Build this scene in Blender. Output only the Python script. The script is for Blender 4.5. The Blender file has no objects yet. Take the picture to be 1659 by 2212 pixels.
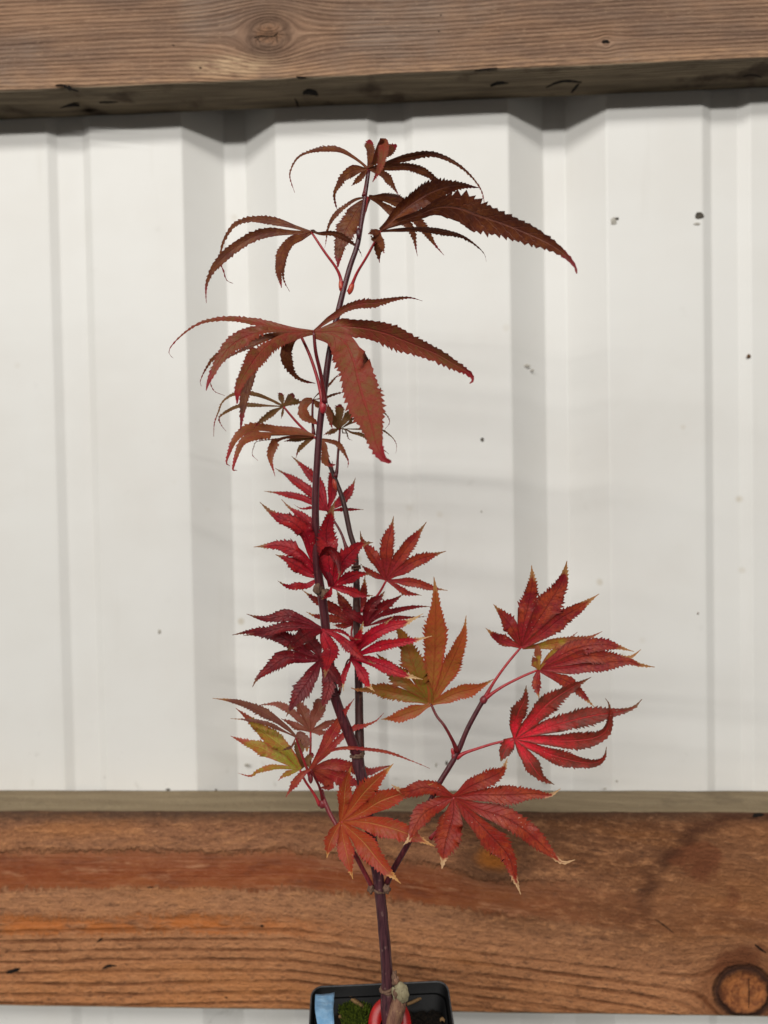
import bpy, bmesh, math, random
import numpy as np
from mathutils import Vector, Matrix, noise
C = bpy.context.scene
COL = C.collection
random.seed(7)

# ------------------------------------------------------------------ camera
CAM_D, YAW, PITCH, ROLL, FPX = .71445, .04748, -.0250, .01783, 1645.0
def rot3(a, b, c):
    ca, sa, cb, sb, cc, sc = math.cos(a), math.sin(a), math.cos(b), math.sin(b), math.cos(c), math.sin(c)
    return (Matrix(((ca,-sa,0),(sa,ca,0),(0,0,1))) @ Matrix(((1,0,0),(0,cb,-sb),(0,sb,cb)))
            @ Matrix(((cc,0,sc),(0,1,0),(-sc,0,cc))))
R3 = rot3(YAW, PITCH, ROLL)
CAMP = Vector((0, -CAM_D, 0))
cam = bpy.data.cameras.new('camera'); co = bpy.data.objects.new('camera', cam); COL.objects.link(co)
cam.sensor_fit = 'HORIZONTAL'; cam.sensor_width = 36; cam.lens = 36*FPX/1659
m = Matrix((R3.col[0], R3.col[2], -R3.col[1])).transposed().to_4x4(); m.translation = CAMP
co.matrix_world = m
cam.clip_start = .02; cam.clip_end = 100
cam.dof.use_dof = True; cam.dof.focus_distance = .497
cam.dof.aperture_fstop = cam.lens/5.5
C.camera = co
# ------------------------------------------------------------------ light
w = bpy.data.worlds.new('World'); C.world = w; w.use_nodes = True
bg = w.node_tree.nodes['Background']
bg.inputs[0].default_value = (1, .95, .88, 1); bg.inputs[1].default_value = .072
def tube_lamp(loc, aim, power, sx, sy, col):
    l = bpy.data.lights.new('tube_lamp', 'AREA'); l.shape = 'RECTANGLE'; l.size = sx; l.size_y = sy
    l.energy = power; l.color = col
    o = bpy.data.objects.new('tube_lamp', l); COL.objects.link(o); o.location = loc
    o.rotation_euler = (Vector(aim)-Vector(loc)).to_track_quat('-Z', 'Y').to_euler()
tube_lamp((-.6, -2.6, 1.84), (0, 0, -.1), 58, 4.2, .06, (1, .975, .93))
tube_lamp((-1.0, -5.2, 1.97), (0, 0, -.1), 202, 7.0, .09, (1, .975, .93))
C.view_settings.view_transform = 'Standard'; C.view_settings.look = 'None'
C.view_settings.exposure = 0; C.view_settings.gamma = 1

# ------------------------------------------------------------------ helpers
def lin(r, g, b):
    f = lambda c: (c/255/12.92) if c/255 <= .04045 else ((c/255+.055)/1.055)**2.4
    return (f(r), f(g), f(b), 1)
def tag(o, label=None, cat=None, group=None, kind=None):
    if label: o['label'] = label
    if cat: o['category'] = cat
    if group: o['group'] = group
    if kind: o['kind'] = kind
    return o
def link(name, me, parent=None, mat=None):
    o = bpy.data.objects.new(name, me); COL.objects.link(o)
    if mat: me.materials.append(mat)
    if parent:
        o.parent = parent; o.matrix_parent_inverse = Matrix.Translation(parent.location).inverted()
    return o
def mesh(name, vs, fs, smooth=True):
    me = bpy.data.meshes.new(name); me.from_pydata([tuple(v) for v in vs], [], fs)
    if smooth: me.polygons.foreach_set('use_smooth', [True]*len(me.polygons))
    me.update(); return me
def attr(me, name, vals):
    a = me.attributes.new(name, 'FLOAT', 'POINT'); a.data.foreach_set('value', np.asarray(vals, dtype=np.float32))
CR = {'A':(600,500,900/1659), 'B':(1250,500,1100/1659), 'C':(600,1150,1000/1659), 'D':(1200,1150,800/1659),
      'E':(900,1800,900/1659), 'F':(800,2350,1000/1659), 'G':(1800,2200,900/1659), 'H':(1200,2950,1200/1659),
      'I':(1150,3400,800/1659), 'J':(1250,1500,400/1659), 'K':(850,2780,600/1659), 'L':(1200,2050,400/1659),
      'M':(1200,2250,600/1659), 'N':(1400,2250,600/1659), 'Z':(0,0,3072/1659)}
YS = -.21                                    # depth plane of the stem
def P(c, x, y, dz=0):
    """photo point -> place on the plane dz millimetres in front of the stem"""
    ox, oy, s = CR[c]; x = (ox+x*s)*1659/3072; y = (oy+y*s)*1659/3072
    d = R3 @ Vector(((x-829.5)/FPX, 1, -(y-1106)/FPX))
    return CAMP + d*((YS-dz/1000+CAM_D)/d.y)
def PY(x, y, Y):
    d = R3 @ Vector(((x-829.5)/FPX, 1, -(y-1106)/FPX)); return CAMP + d*((Y+CAM_D)/d.y)
def mm(c):                                   # millimetres per crop pixel at the stem
    return CR[c][2]*1659/3072*(CAM_D+YS)/FPX*1000
def spline(pts, n):
    pts = [Vector(p) for p in pts]
    if len(pts) == 2: pts = [pts[0], (pts[0]+pts[1])/2, pts[1]]
    q = [2*pts[0]-pts[1]] + pts + [2*pts[-1]-pts[-2]]
    out = []
    for i in range(1, len(q)-2):
        a, b, c, d = q[i-1:i+3]
        for k in range(12):
            t = k/12
            out.append(.5*((2*b)+(c-a)*t+(2*a-5*b+4*c-d)*t*t+(3*b-a-3*c+d)*t**3))
    out.append(pts[-1])
    L = [0]
    for i in range(1, len(out)): L.append(L[-1]+(out[i]-out[i-1]).length)
    tot = L[-1]; tgt = np.linspace(0, tot, n); arr = np.array(out)
    res = np.stack([np.interp(tgt, L, arr[:, k]) for k in range(3)], 1)
    return [Vector(r) for r in res], tot
def tube(name, pts, radii, parent, mat, n=None, sides=12, rough=0., seed=0, cap=True):
    n = n or max(8, 4*len(pts)); path, tot = spline(pts, n)
    rs = np.interp(np.linspace(0, 1, n), np.linspace(0, 1, len(radii)), radii)
    vs, fs, al = [], [], []
    up = Vector((0, -1, .1)).normalized()
    for i, p in enumerate(path):
        t = (path[min(i+1, n-1)]-path[max(i-1, 0)]).normalized()
        a = t.cross(up).normalized(); b = a.cross(t).normalized()
        for k in range(sides):
            th = 2*math.pi*k/sides; r = rs[i]
            if rough:
                r *= 1+rough*noise.noise(Vector((math.cos(th)*1.3+seed, math.sin(th)*1.3, i*tot/n*110)))
            vs.append(p+a*math.cos(th)*r+b*math.sin(th)*r); al.append(i/(n-1))
    for i in range(n-1):
        for k in range(sides):
            k2 = (k+1) % sides
            fs.append((i*sides+k, i*sides+k2, (i+1)*sides+k2, (i+1)*sides+k))
    if cap:
        fs.append(tuple(range(sides))[::-1]); fs.append(tuple((n-1)*sides+k for k in range(sides)))
    me = mesh(name, vs, fs); attr(me, 'along', al)
    return link(name, me, parent, mat)

# ------------------------------------------------------------------ node helpers
class NT:
    def __init__(s, name):
        s.m = bpy.data.materials.new(name); s.m.use_nodes = True; s.t = s.m.node_tree
        s.b = s.t.nodes['Principled BSDF']; s.o = s.t.nodes['Material Output']
    def n(s, k): return s.t.nodes.new(k)
    def put(s, sock, v):
        if isinstance(v, bpy.types.NodeSocket): s.t.links.new(v, sock)
        else: sock.default_value = v
    def attr(s, name): a = s.n('ShaderNodeAttribute'); a.attribute_name = name; return a.outputs['Fac']
    def pos(s): return s.n('ShaderNodeTexCoord').outputs['Object']
    def math(s, op, a, b=0., clamp=False):
        x = s.n('ShaderNodeMath'); x.operation = op; x.use_clamp = clamp; s.put(x.inputs[0], a); s.put(x.inputs[1], b); return x.outputs[0]
    def comb(s, x, y, z=0.):
        c = s.n('ShaderNodeCombineXYZ'); s.put(c.inputs[0], x); s.put(c.inputs[1], y); s.put(c.inputs[2], z); return c.outputs[0]
    def sep(s, v): c = s.n('ShaderNodeSeparateXYZ'); s.put(c.inputs[0], v); return c.outputs
    def noise(s, vec, scale, detail=3., rough=.55):
        x = s.n('ShaderNodeTexNoise'); s.put(x.inputs['Vector'], vec); x.inputs['Scale'].default_value = scale
        x.inputs['Detail'].default_value = detail; x.inputs['Roughness'].default_value = rough; return x.outputs[0]
    def vor(s, vec, scale):
        x = s.n('ShaderNodeTexVoronoi'); s.put(x.inputs['Vector'], vec); x.inputs['Scale'].default_value = scale; return x.outputs['Distance']
    def step(s, v, a, b):                     # smooth 0..1 between a and b
        x = s.n('ShaderNodeMapRange'); x.interpolation_type = 'SMOOTHSTEP'; s.put(x.inputs[0], v)
        x.inputs[1].default_value = a; x.inputs[2].default_value = b; return x.outputs[0]
    def mix(s, f, a, b, mode='MIX'):
        x = s.n('ShaderNodeMix'); x.data_type = 'RGBA'; x.blend_type = mode
        s.put(x.inputs[0], f); s.put(x.inputs[6], a); s.put(x.inputs[7], b); return x.outputs[2]
    def bump(s, h, strength, dist):
        x = s.n('ShaderNodeBump'); s.put(x.inputs['Height'], h); x.inputs['Strength'].default_value = strength
        x.inputs['Distance'].default_value = dist; s.t.links.new(x.outputs[0], s.b.inputs['Normal'])
    def ramp(s, f, stops):
        x = s.n('ShaderNodeValToRGB'); s.put(x.inputs[0], f); e = x.color_ramp.elements
        e[0].position, e[0].color = stops[0]; e[1].position, e[1].color = stops[-1]
        for p, c in stops[1:-1]: k = e.new(p); k.color = c
        return x.outputs[0]
    def fin(s, col, rough=.5, spec=.4):
        s.put(s.b.inputs['Base Color'], col); s.put(s.b.inputs['Roughness'], rough)
        s.b.inputs['Specular IOR Level'].default_value = spec; return s.m
    def translucent(s, col, f):
        t = s.n('ShaderNodeBsdfTranslucent'); s.put(t.inputs[0], col)
        x = s.n('ShaderNodeMixShader'); x.inputs[0].default_value = f
        s.t.links.new(s.b.outputs[0], x.inputs[1]); s.t.links.new(t.outputs[0], x.inputs[2]); s.t.links.new(x.outputs[0], s.o.inputs[0])

# ------------------------------------------------------------------ the sheet metal wall
XL, S1, BW, S2, DT, PIT = -.21841, .03484, .02119, .0335, .0225, .305
def wall_profile():
    pts = []
    for k in range(-3, 4):
        x = XL+k*PIT
        pts += [(x, 0), (x+S1, DT), (x+S1+BW, DT), (x+S1+BW+S2, 0)]
        g = x+.1755
        pts += [(g, 0), (g+.0088, .0045), (g+.0335, .0045), (g+.0425, 0)]
    out = []                                  # round every bend a little
    for i, p in enumerate(pts):
        if i in (0, len(pts)-1): out.append(p); continue
        for t, q in ((.0013, pts[i-1]), (.0, None), (.0013, pts[i+1])):
            if q is None:
                a, b = pts[i-1], pts[i+1]
                da = math.dist(a, p); db = math.dist(b, p)
                out.append((p[0]+.00035*((a[0]-p[0])/da+(b[0]-p[0])/db), p[1]+.00035*((a[1]-p[1])/da+(b[1]-p[1])/db)))
            else:
                d = math.dist(p, q); out.append((p[0]+(q[0]-p[0])*t/d, p[1]+(q[1]-p[1])*t/d))
    return out
n = NT('white_sheet_metal'); p = n.pos()
sx = n.sep(p)
c = n.mix(n.step(n.noise(p, 9, 4), .35, .75), lin(229, 228, 224), lin(225, 223, 218))
c = n.mix(n.math('MULTIPLY', n.step(n.noise(n.comb(n.math('MULTIPLY', sx[0], 60.), n.math('MULTIPLY', sx[2], 5.)), 1., 4), .60, .85), .16), c, lin(196, 191, 180))
sp = n.step(n.vor(p, 26), .13, .03)
c = n.mix(n.math('MULTIPLY', n.math('MULTIPLY', sp, n.step(n.noise(p, 5, 2), .50, .62)), .45), c, lin(178, 160, 124))
c = n.mix(n.math('MULTIPLY', n.step(n.noise(p, 34, 3), .66, .80), .12), c, lin(170, 165, 155))
# grime that has gathered along the foot of the bay, above the lower board
low = n.step(sx[2], -.20, -.275)
c = n.mix(n.math('MULTIPLY', n.math('MULTIPLY', low, n.step(n.noise(p, 60, 4), .62, .80)), .40), c, lin(140, 132, 120))
n.bump(n.noise(n.comb(n.math('MULTIPLY', sx[0], .6), 0., sx[2]), 7, 3), .25, .006)
M_WALL = n.fin(c, .42, .35)
prof = wall_profile()
vs, fs = [], []
zs = np.linspace(-.85, .95, 46)
for z in zs:
    for (x, y) in prof: vs.append((x, y+.0006*noise.noise(Vector((x*5, z*6, 1))), z))
k = len(prof)
for i in range(len(zs)-1):
    for j in range(k-1): fs.append((i*k+j, i*k+j+1, (i+1)*k+j+1, (i+1)*k+j))
me = mesh('metal_wall', vs, fs, False)
wall = link('metal_wall', me, None, M_WALL)
so = wall.modifiers.new('thickness', 'SOLIDIFY'); so.thickness = .0006; so.offset = 1
tag(wall, 'white corrugated sheet metal wall behind the maple, with upright troughs and dirt spots', 'wall')
def flat_mat(name, c1, c2, rough=.6, scale=300, spec=.3, bump=.2, bd=.0005):
    n = NT(name); p = n.pos(); f = n.noise(p, scale, 4)
    n.bump(f, bump, bd); return n.fin(n.mix(n.step(f, .35, .7), lin(*c1), lin(*c2)), rough, spec)
M_DIRT = flat_mat('dirt', (70, 66, 60), (95, 88, 78), .9)
M_DIRT2 = flat_mat('pale_dirt', (192, 188, 178), (160, 155, 145), .9)
M_RUST = flat_mat('rust_spot', (110, 80, 50), (80, 60, 45), .9)
def speck(x, y, rx, rz, mat, seed, Y=0.):
    c = PY(x, y, Y); bm = bmesh.new(); bmesh.ops.create_icosphere(bm, subdivisions=2, radius=1)
    for v in bm.verts:
        d = 1+.45*noise.noise(v.co*1.6+Vector((seed*3.1, 0, 0)))
        v.co = Vector((v.co.x*rx*d, v.co.y*.0005, v.co.z*rz*d))
    me = bpy.data.meshes.new('dirt_hole_speck'); bm.to_mesh(me); bm.free()
    o = link('dirt_hole_speck', me, None, mat); o.location = c+Vector((0, -.0006, 0)); o.parent = wall
for i, (x, y, rx, rz, mt, Y) in enumerate([
        (1042, 950, .0019, .0019, M_DIRT, 0), (1325, 478, .0030, .0034, M_DIRT2, 0), (1332, 473, .0022, .0012, M_DIRT, 0),  # last pair stands for a nail hole, its dark painted on flat blobs
        (1510, 466, .0040, .0034, M_DIRT, 0), (1505, 484, .0030, .0012, M_DIRT2, 0), (1617, 770, .0018, .0020, M_RUST, 0),  # first pair is another nail hole, also only coloured blobs
        (345, 1364, .0017, .0022, M_DIRT2, 0), (123, 795, .0010, .0016, M_DIRT, .0045), (429, 1620, .0013, .0026, M_DIRT2, .004),
        (463, 1640, .0020, .0014, M_DIRT2, .012), (533, 1652, .0024, .0016, M_DIRT2, .0186), (1040, 1105, .001, .001, M_DIRT2, 0),
        (1138, 790, .0036, .0014, M_DIRT2, .008), (1150, 800, .0018, .0012, M_DIRT2, .01), (363, 1705, .0022, .001, M_DIRT, 0),
        (466, 1706, .0016, .001, M_DIRT, .01), (1507, 1325, .0008, .0014, M_RUST, 0), (1535, 1328, .0007, .0020, M_RUST, .0045), (618, 526, .0034, .0014, M_DIRT2, 0),
        (965, 1648, .0014, .0022, M_DIRT, 0), (942, 1652, .0011, .002, M_DIRT2, 0), (1182, 1690, .004, .0012, M_DIRT2, .012),
        (1332, 1687, .0012, .0011, M_DIRT2, 0), (1306, 1703, .0016, .0009, M_DIRT2, 0)]):
    speck(x, y, rx, rz, mt, i, Y)

# ------------------------------------------------------------------ timber boards
def board(name, z0, z1, th, knots, drift, mat, seed, chips=(), tilt=0.):
    """a sawn board fixed to the wall: an extruded, rounded, slightly uneven section; psi carries the grain"""
    x0, x1, nx = -.75, .75, 600
    h = z1-z0; r = .0022
    sec = []
    nf = 76
    for i in range(nf+1): sec.append((-th, z0+r+(h-2*r)*i/nf, 0))
    sec += [(-th+.0007, z1-.0007, 0)]
    for i in range(13): sec.append((-th+r+(th-r-.0004)*i/12, z1, 1))
    for i in range(5): sec.append((-.0004, z1-(h)*(i+.5)/5, 2))
    for i in range(13): sec.append((-.0004-(th-r-.0004)*i/12, z0, 3))
    sec += [(-th+.0007, z0+.0007, 3)]
    xs = np.linspace(x0, x1, nx); S = np.array([(a, b) for a, b, _ in sec]); face = np.array([f for *_, f in sec])
    k = len(sec)
    X = np.repeat(xs[:, None], k, 1); Y = np.repeat(S[None, :, 0], nx, 0); Z = np.repeat(S[None, :, 1], nx, 0)
    V = Z + (Y+th)*1.0*np.where(Z < (z0+z1)/2, -1, 1)
    psi = V-z0 + .003*np.sin(X*5+seed)+.0012*np.sin(X*17+seed*2+V*30)+drift*np.maximum(0, X+.12)
    kns = []
    for (kx, kz, kr, R, asp) in knots:
        dx = (X-kx)/asp; dz = V-kz; rr = np.sqrt(dx*dx+dz*dz)+1e-6
        if R: psi = psi - dz*R*R/(rr*rr+.25*R*R)*np.exp(-(rr/(4.5*R))**2)
        kns.append(rr/kr)
    vs = np.stack([X, Y, Z], 2).reshape(-1, 3)
    if tilt: vs[:, 2] += vs[:, 0]*tilt
    for i in range(len(vs)):                  # saw wander, bruised arrises
        q = Vector(vs[i]); f = face[i % k]
        a = noise.noise(q*22+Vector((seed, 0, 0)))*.0006
        d = noise.noise(Vector((q.x*60, seed, q.z*200)))*.00025
        if f in (0,):
            vs[i, 1] += a+d
            e = min(q.z-z0, z1-q.z)
            if e < .006: vs[i, 1] += (1-e/.006)**2*(.0006+.0030*max(0, noise.noise(Vector((q.x*38, seed, 7)))+.5*noise.noise(Vector((q.x*130, seed, 3)))))
        else: vs[i, 2] += a
    for (cx, cz, cr, dep) in chips:           # broken-out arris pieces
        d2 = ((vs[:, 0]-cx)/cr)**2+((vs[:, 2]-cz)/(cr*.35))**2
        mk = np.exp(-d2)*(vs[:, 1] < -th*.2)
        vs[:, 1] += mk*dep; vs[:, 2] += np.sign(cz-(z0+z1)/2)*-mk*dep*.6
    fs = [(i*k+j, i*k+(j+1) % k, (i+1)*k+(j+1) % k, (i+1)*k+j) for i in range(nx-1) for j in range(k)]
    fs.append(tuple(range(k))); fs.append(tuple((nx-1)*k+j for j in range(k))[::-1])
    me = mesh(name, vs, [f[::-1] for f in fs]); attr(me, 'psi', psi.ravel()); attr(me, 'across', ((V-z0)/h).ravel())
    for i, kn in enumerate(kns): attr(me, 'knot%d' % i, np.minimum(kn, 9).ravel())
    attr(me, 'face', np.where(face == 0, 0., 1.)[None, :].repeat(nx, 0).ravel())
    return link(name, me, None, mat)

ZT, TT = .36049, .04847
ZB, HB, TB = -.28203, .18015, .04873
def dpt(x, y, Y): q = PY(x, y, Y); return q.x, q.z
# upper board: fine grey-brown grain
n = NT('weathered_fir'); p = n.pos(); sx = n.sep(p); psi = n.attr('psi'); kn = n.attr('knot0'); kp = n.attr('knot2'); fc = n.attr('face'); av = n.attr('across')
def st(a, b, d=4., r=.6): return n.noise(n.comb(n.math('MULTIPLY', sx[0], a), n.math('MULTIPLY', psi, b)), 1., d, r)
wob = st(4., 30., 2.)
wob2 = st(9., 110., 4.)
ring = n.math('SINE', n.math('ADD', n.math('MULTIPLY', psi, 2*math.pi/.0036), n.math('ADD', n.math('MULTIPLY', wob, 12.), n.math('MULTIPLY', wob2, 5.))))
ring2 = n.math('SINE', n.math('ADD', n.math('MULTIPLY', psi, 2*math.pi/.0125), n.math('MULTIPLY', wob, 14.)))
fib, fib2, fib3, blot, blot2 = st(14., 900., 4., .65), st(60., 420., 4., .7), st(160., 700., 3., .7), st(7., 28.), st(22., 60., 4.)
c = n.mix(n.step(blot, .34, .66), lin(130, 105, 89), lin(162, 127, 101))
c = n.mix(n.step(n.noise(p, 12, 3), .46, .70), c, lin(146, 125, 110))
c = n.mix(n.math('MULTIPLY', n.step(blot2, .52, .74), .5), c, lin(176, 142, 114))
kq = n.math('ADD', kn, n.math('MULTIPLY', n.math('SUBTRACT', n.noise(p, 90, 4, .65), .5), 1.2))
c = n.mix(n.math('MULTIPLY', n.math('MULTIPLY', n.step(ring, .0, .9), n.step(kq, .8, 1.25)), n.math('MULTIPLY', n.math('ADD', .25, n.math('MULTIPLY', fib2, .75)), n.step(blot2, .25, .6))), c, lin(92, 66, 53))
c = n.mix(n.math('MULTIPLY', n.math('MULTIPLY', n.step(ring2, .3, 1.), n.step(kq, .8, 1.25)), .28), c, lin(92, 66, 52))
c = n.mix(n.math('MULTIPLY', n.step(fib, .46, .74), .5), c, lin(190, 156, 128))
c = n.mix(n.math('MULTIPLY', n.step(fib2, .54, .78), .6), c, lin(92, 68, 55))
c = n.mix(n.math('MULTIPLY', n.step(fib3, .56, .74), .5), c, lin(204, 172, 142))
c = n.mix(n.math('MULTIPLY', n.step(n.math('ADD', av, n.math('MULTIPLY', n.math('SUBTRACT', blot2, .5), .12)), .10, .0), n.math('ADD', .15, n.math('MULTIPLY', n.step(fib2, .4, .65), .55))), c, lin(206, 164, 128))
c = n.mix(n.math('MULTIPLY', n.step(kp, 1.1, .3), n.math('MULTIPLY', n.step(fib2, .36, .6), .8)), c, lin(214, 182, 146))
kk = n.math('ADD', kn, n.math('MULTIPLY', n.math('SUBTRACT', n.noise(p, 120, 4, .65), .5), 1.1))
c = n.mix(n.math('MULTIPLY', n.step(kk, 2.2, .7), .5), c, lin(112, 86, 70))
c = n.mix(n.math('MULTIPLY', n.step(kk, .9, .35), .6), c, n.mix(n.step(n.noise(p, 260, 4, .7), .4, .62), lin(112, 82, 62), lin(160, 118, 88)))
c = n.mix(n.math('MULTIPLY', n.math('MULTIPLY', n.step(kk, .78, .92), n.step(kk, 1.3, 1.0)), .32), c, lin(66, 48, 38))
g = n.mix(n.step(st(9., 120.), .3, .7), lin(104, 92, 76), lin(140, 125, 103))
g = n.mix(n.math('MULTIPLY', n.step(n.noise(p, 22, 4), .52, .70), .85), g, lin(62, 48, 38))
g = n.mix(n.math('MULTIPLY', n.step(st(30., 260.), .55, .75), .5), g, lin(74, 62, 50))
c = n.mix(fc, c, g)
n.bump(n.math('ADD', n.math('MULTIPLY', ring, -.4), n.math('ADD', fib2, n.math('ADD', fib, fib3))), .8, .0014)
M_UP = n.fin(c, .8, .2)
kx, kz = dpt(580, 74, -TT)
k2x, k2z = dpt(1310, 92, -TT); k3x, k3z = dpt(500, 142, -TT)
upper = board('upper_board', ZT, ZT+.185, TT, [(kx, kz, .0125, .019, 1.45), (k2x, k2z, .0025, .004, 1.), (k3x, k3z, .012, 0, 4.)], 0., M_UP, 1.3,
              [(dpt(148, 192, -TT)[0], ZT, .010, .004), (dpt(1050, 148, -TT)[0], ZT, .012, .002), (dpt(660, 166, -TT)[0], ZT, .006, .0015)], 0.)
tag(upper, 'weathered grey brown timber board with a cracked knot, running across the top of the wall', 'board')

# lower board: orange-brown, wide figure, torn saw texture
n = NT('resinous_fir'); p = n.pos(); sx = n.sep(p); psi = n.attr('psi'); kn = n.attr('knot0'); ka = n.attr('knot1'); ks = n.attr('knot2'); fc = n.attr('face'); av = n.attr('across')
wig, tear, mot = st(14., 40., 5., .7), st(230., 60., 4., .75), st(24., 70., 5., .65)
u = n.math('ADD', psi, n.math('MULTIPLY', n.math('SUBTRACT', wig, .5), .022))
u = n.math('ADD', u, n.math('MULTIPLY', n.math('SUBTRACT', tear, .5), .016))
t = n.math('DIVIDE', u, HB)
tan_, red, org, brn = lin(214, 142, 90), lin(136, 66, 30), lin(192, 106, 38), lin(124, 76, 43)
stops = [(0., tan_), (.60, lin(196, 138, 98)), (.625, lin(148, 80, 42)), (.70, red), (.78, lin(144, 84, 52)), (.825, lin(182, 126, 90)), (.93, lin(170, 116, 82)), (1., lin(136, 98, 74))]
c = n.ramp(t, stops)
orange = n.math('MULTIPLY', n.math('MULTIPLY', n.step(t, .365, .40), n.step(t, .50, .45)), n.math('MULTIPLY', n.step(sx[0], -.02, -.2), n.step(mot, .30, .52)))
c = n.mix(n.math('MULTIPLY', orange, .85), c, org)
smooth = n.math('ADD', n.math('MULTIPLY', orange, .8), n.math('MULTIPLY', n.step(t, .600, .625), n.step(t, .825, .79)))
c = n.mix(n.math('MULTIPLY', n.math('MULTIPLY', n.step(sx[0], .04, .16), n.step(t, .56, .64)), .7), c, lin(160, 106, 70))
smooth = n.math('MULTIPLY', smooth, n.math('SUBTRACT', 1., n.math('MULTIPLY', n.step(sx[0], .06, .16), .6)))
dark = n.math('MULTIPLY', n.step(sx[0], -.03, .09), n.step(st(6., 26., 5.), .32, .60))
c = n.mix(n.math('MULTIPLY', dark, n.math('ADD', .20, n.math('MULTIPLY', n.step(t, .40, .62), .50))), c, brn)
wob, wob2 = st(4., 34., 3.), st(11., 60., 3.)
ring = n.math('SINE', n.math('ADD', n.math('MULTIPLY', psi, 2*math.pi/.0096), n.math('ADD', n.math('MULTIPLY', wob, 6.), n.math('MULTIPLY', wob2, 2.2))))
lines = n.math('MULTIPLY', n.math('MULTIPLY', n.step(n.math('ADD', ring, n.math('MULTIPLY', n.math('SUBTRACT', tear, .5), 1.4)), .15, 1.05), n.step(t, .50, .36)), n.math('ADD', .35, n.math('MULTIPLY', n.step(mot, .35, .6), .65)))
fleck, fleck2, fib, fib2, pit = st(110., 260., 4., .7), st(48., 120., 6., .75), st(10., 500.), st(34., 300., 5., .65), n.noise(p, 300, 4, .7)
rgh = n.math('SUBTRACT', 1., n.math('MULTIPLY', smooth, .8), True)
c = n.mix(n.math('MULTIPLY', n.step(mot, .52, .70), n.math('MULTIPLY', rgh, .22)), c, lin(142, 92, 62))
c = n.mix(n.math('MULTIPLY', n.step(fleck2, .48, .66), n.math('MULTIPLY', rgh, .75)), c, lin(222, 156, 106))
c = n.mix(n.math('MULTIPLY', n.step(fleck2, .46, .30), n.math('MULTIPLY', rgh, .8)), c, lin(100, 62, 40))
c = n.mix(n.math('MULTIPLY', n.step(fleck, .54, .68), n.math('MULTIPLY', rgh, .65)), c, lin(108, 76, 58))
c = n.mix(n.math('MULTIPLY', n.step(fleck, .42, .30), n.math('MULTIPLY', rgh, .65)), c, lin(228, 166, 120))
c = n.mix(n.math('MULTIPLY', n.step(pit, .57, .70), n.math('MULTIPLY', rgh, .5)), c, lin(212, 152, 108))
c = n.mix(n.math('MULTIPLY', n.step(pit, .42, .32), n.math('MULTIPLY', rgh, .35)), c, lin(104, 74, 58))
c = n.mix(n.math('MULTIPLY', lines, .8), c, lin(120, 68, 34))
c = n.mix(n.math('MULTIPLY', n.step(fib, .50, .76), .28), c, lin(104, 58, 36))
c = n.mix(n.math('MULTIPLY', n.step(fib2, .50, .70), n.math('MULTIPLY', smooth, .45)), c, lin(164, 98, 60))
c = n.mix(n.math('MULTIPLY', n.step(mot, .48, .34), n.math('MULTIPLY', smooth, .5)), c, lin(104, 52, 30))
c = n.mix(n.math('MULTIPLY', n.step(n.noise(p, 20, 5, .65), .56, .74), .35), c, lin(108, 74, 54))
gold = n.math('MULTIPLY', n.step(st(5., 22., 5., .6), .50, .68), rgh)
c = n.mix(n.math('MULTIPLY', gold, .30), c, lin(222, 144, 78))  # patchy golden highlights painted into the rough wood colour
# pale torn patches that interrupt the smooth bands
torn = n.math('MULTIPLY', n.step(st(9., 50., 6., .72), .55, .61), smooth)
c = n.mix(n.math('MULTIPLY', torn, n.math('ADD', .25, n.math('MULTIPLY', n.step(fleck2, .38, .6), .5))), c, lin(178, 122, 86))
# dark upper arris
c = n.mix(n.math('MULTIPLY', n.step(n.math('ADD', av, n.math('MULTIPLY', n.math('SUBTRACT', fleck2, .5), .12)), .93, 1.), .7), c, lin(66, 50, 40))
# swirl of grain towards the right-hand knot
sk = n.math('ADD', ks, n.math('MULTIPLY', n.math('SUBTRACT', st(14., 40., 4.), .5), .35))
inside = n.step(sk, 1.04, .92)
c = n.mix(n.math('MULTIPLY', inside, n.math('MULTIPLY', n.step(st(9., 30., 5.), .35, .62), .55)), c, lin(168, 112, 72))
c = n.mix(n.math('MULTIPLY', inside, n.math('MULTIPLY', n.step(n.noise(p, 17, 4), .54, .62), .65)), c, lin(120, 60, 34))
c = n.mix(n.math('MULTIPLY', n.math('MULTIPLY', n.step(sk, .86, .97), n.step(sk, 1.13, 1.0)), n.math('MULTIPLY', n.math('MULTIPLY', n.step(av, .42, .6), n.step(mot, .30, .55)), .75)), c, lin(84, 46, 28))
# amber knot
aa = n.math('ADD', ka, n.math('MULTIPLY', n.math('SUBTRACT', n.noise(p, 60, 4, .6), .5), .7))
c = n.mix(n.math('MULTIPLY', n.step(aa, 2.6, 1.0), .62), c, lin(84, 52, 32))
c = n.mix(n.math('MULTIPLY', n.step(aa, 1.2, .4), .9), c, lin(172, 100, 30))
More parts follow.
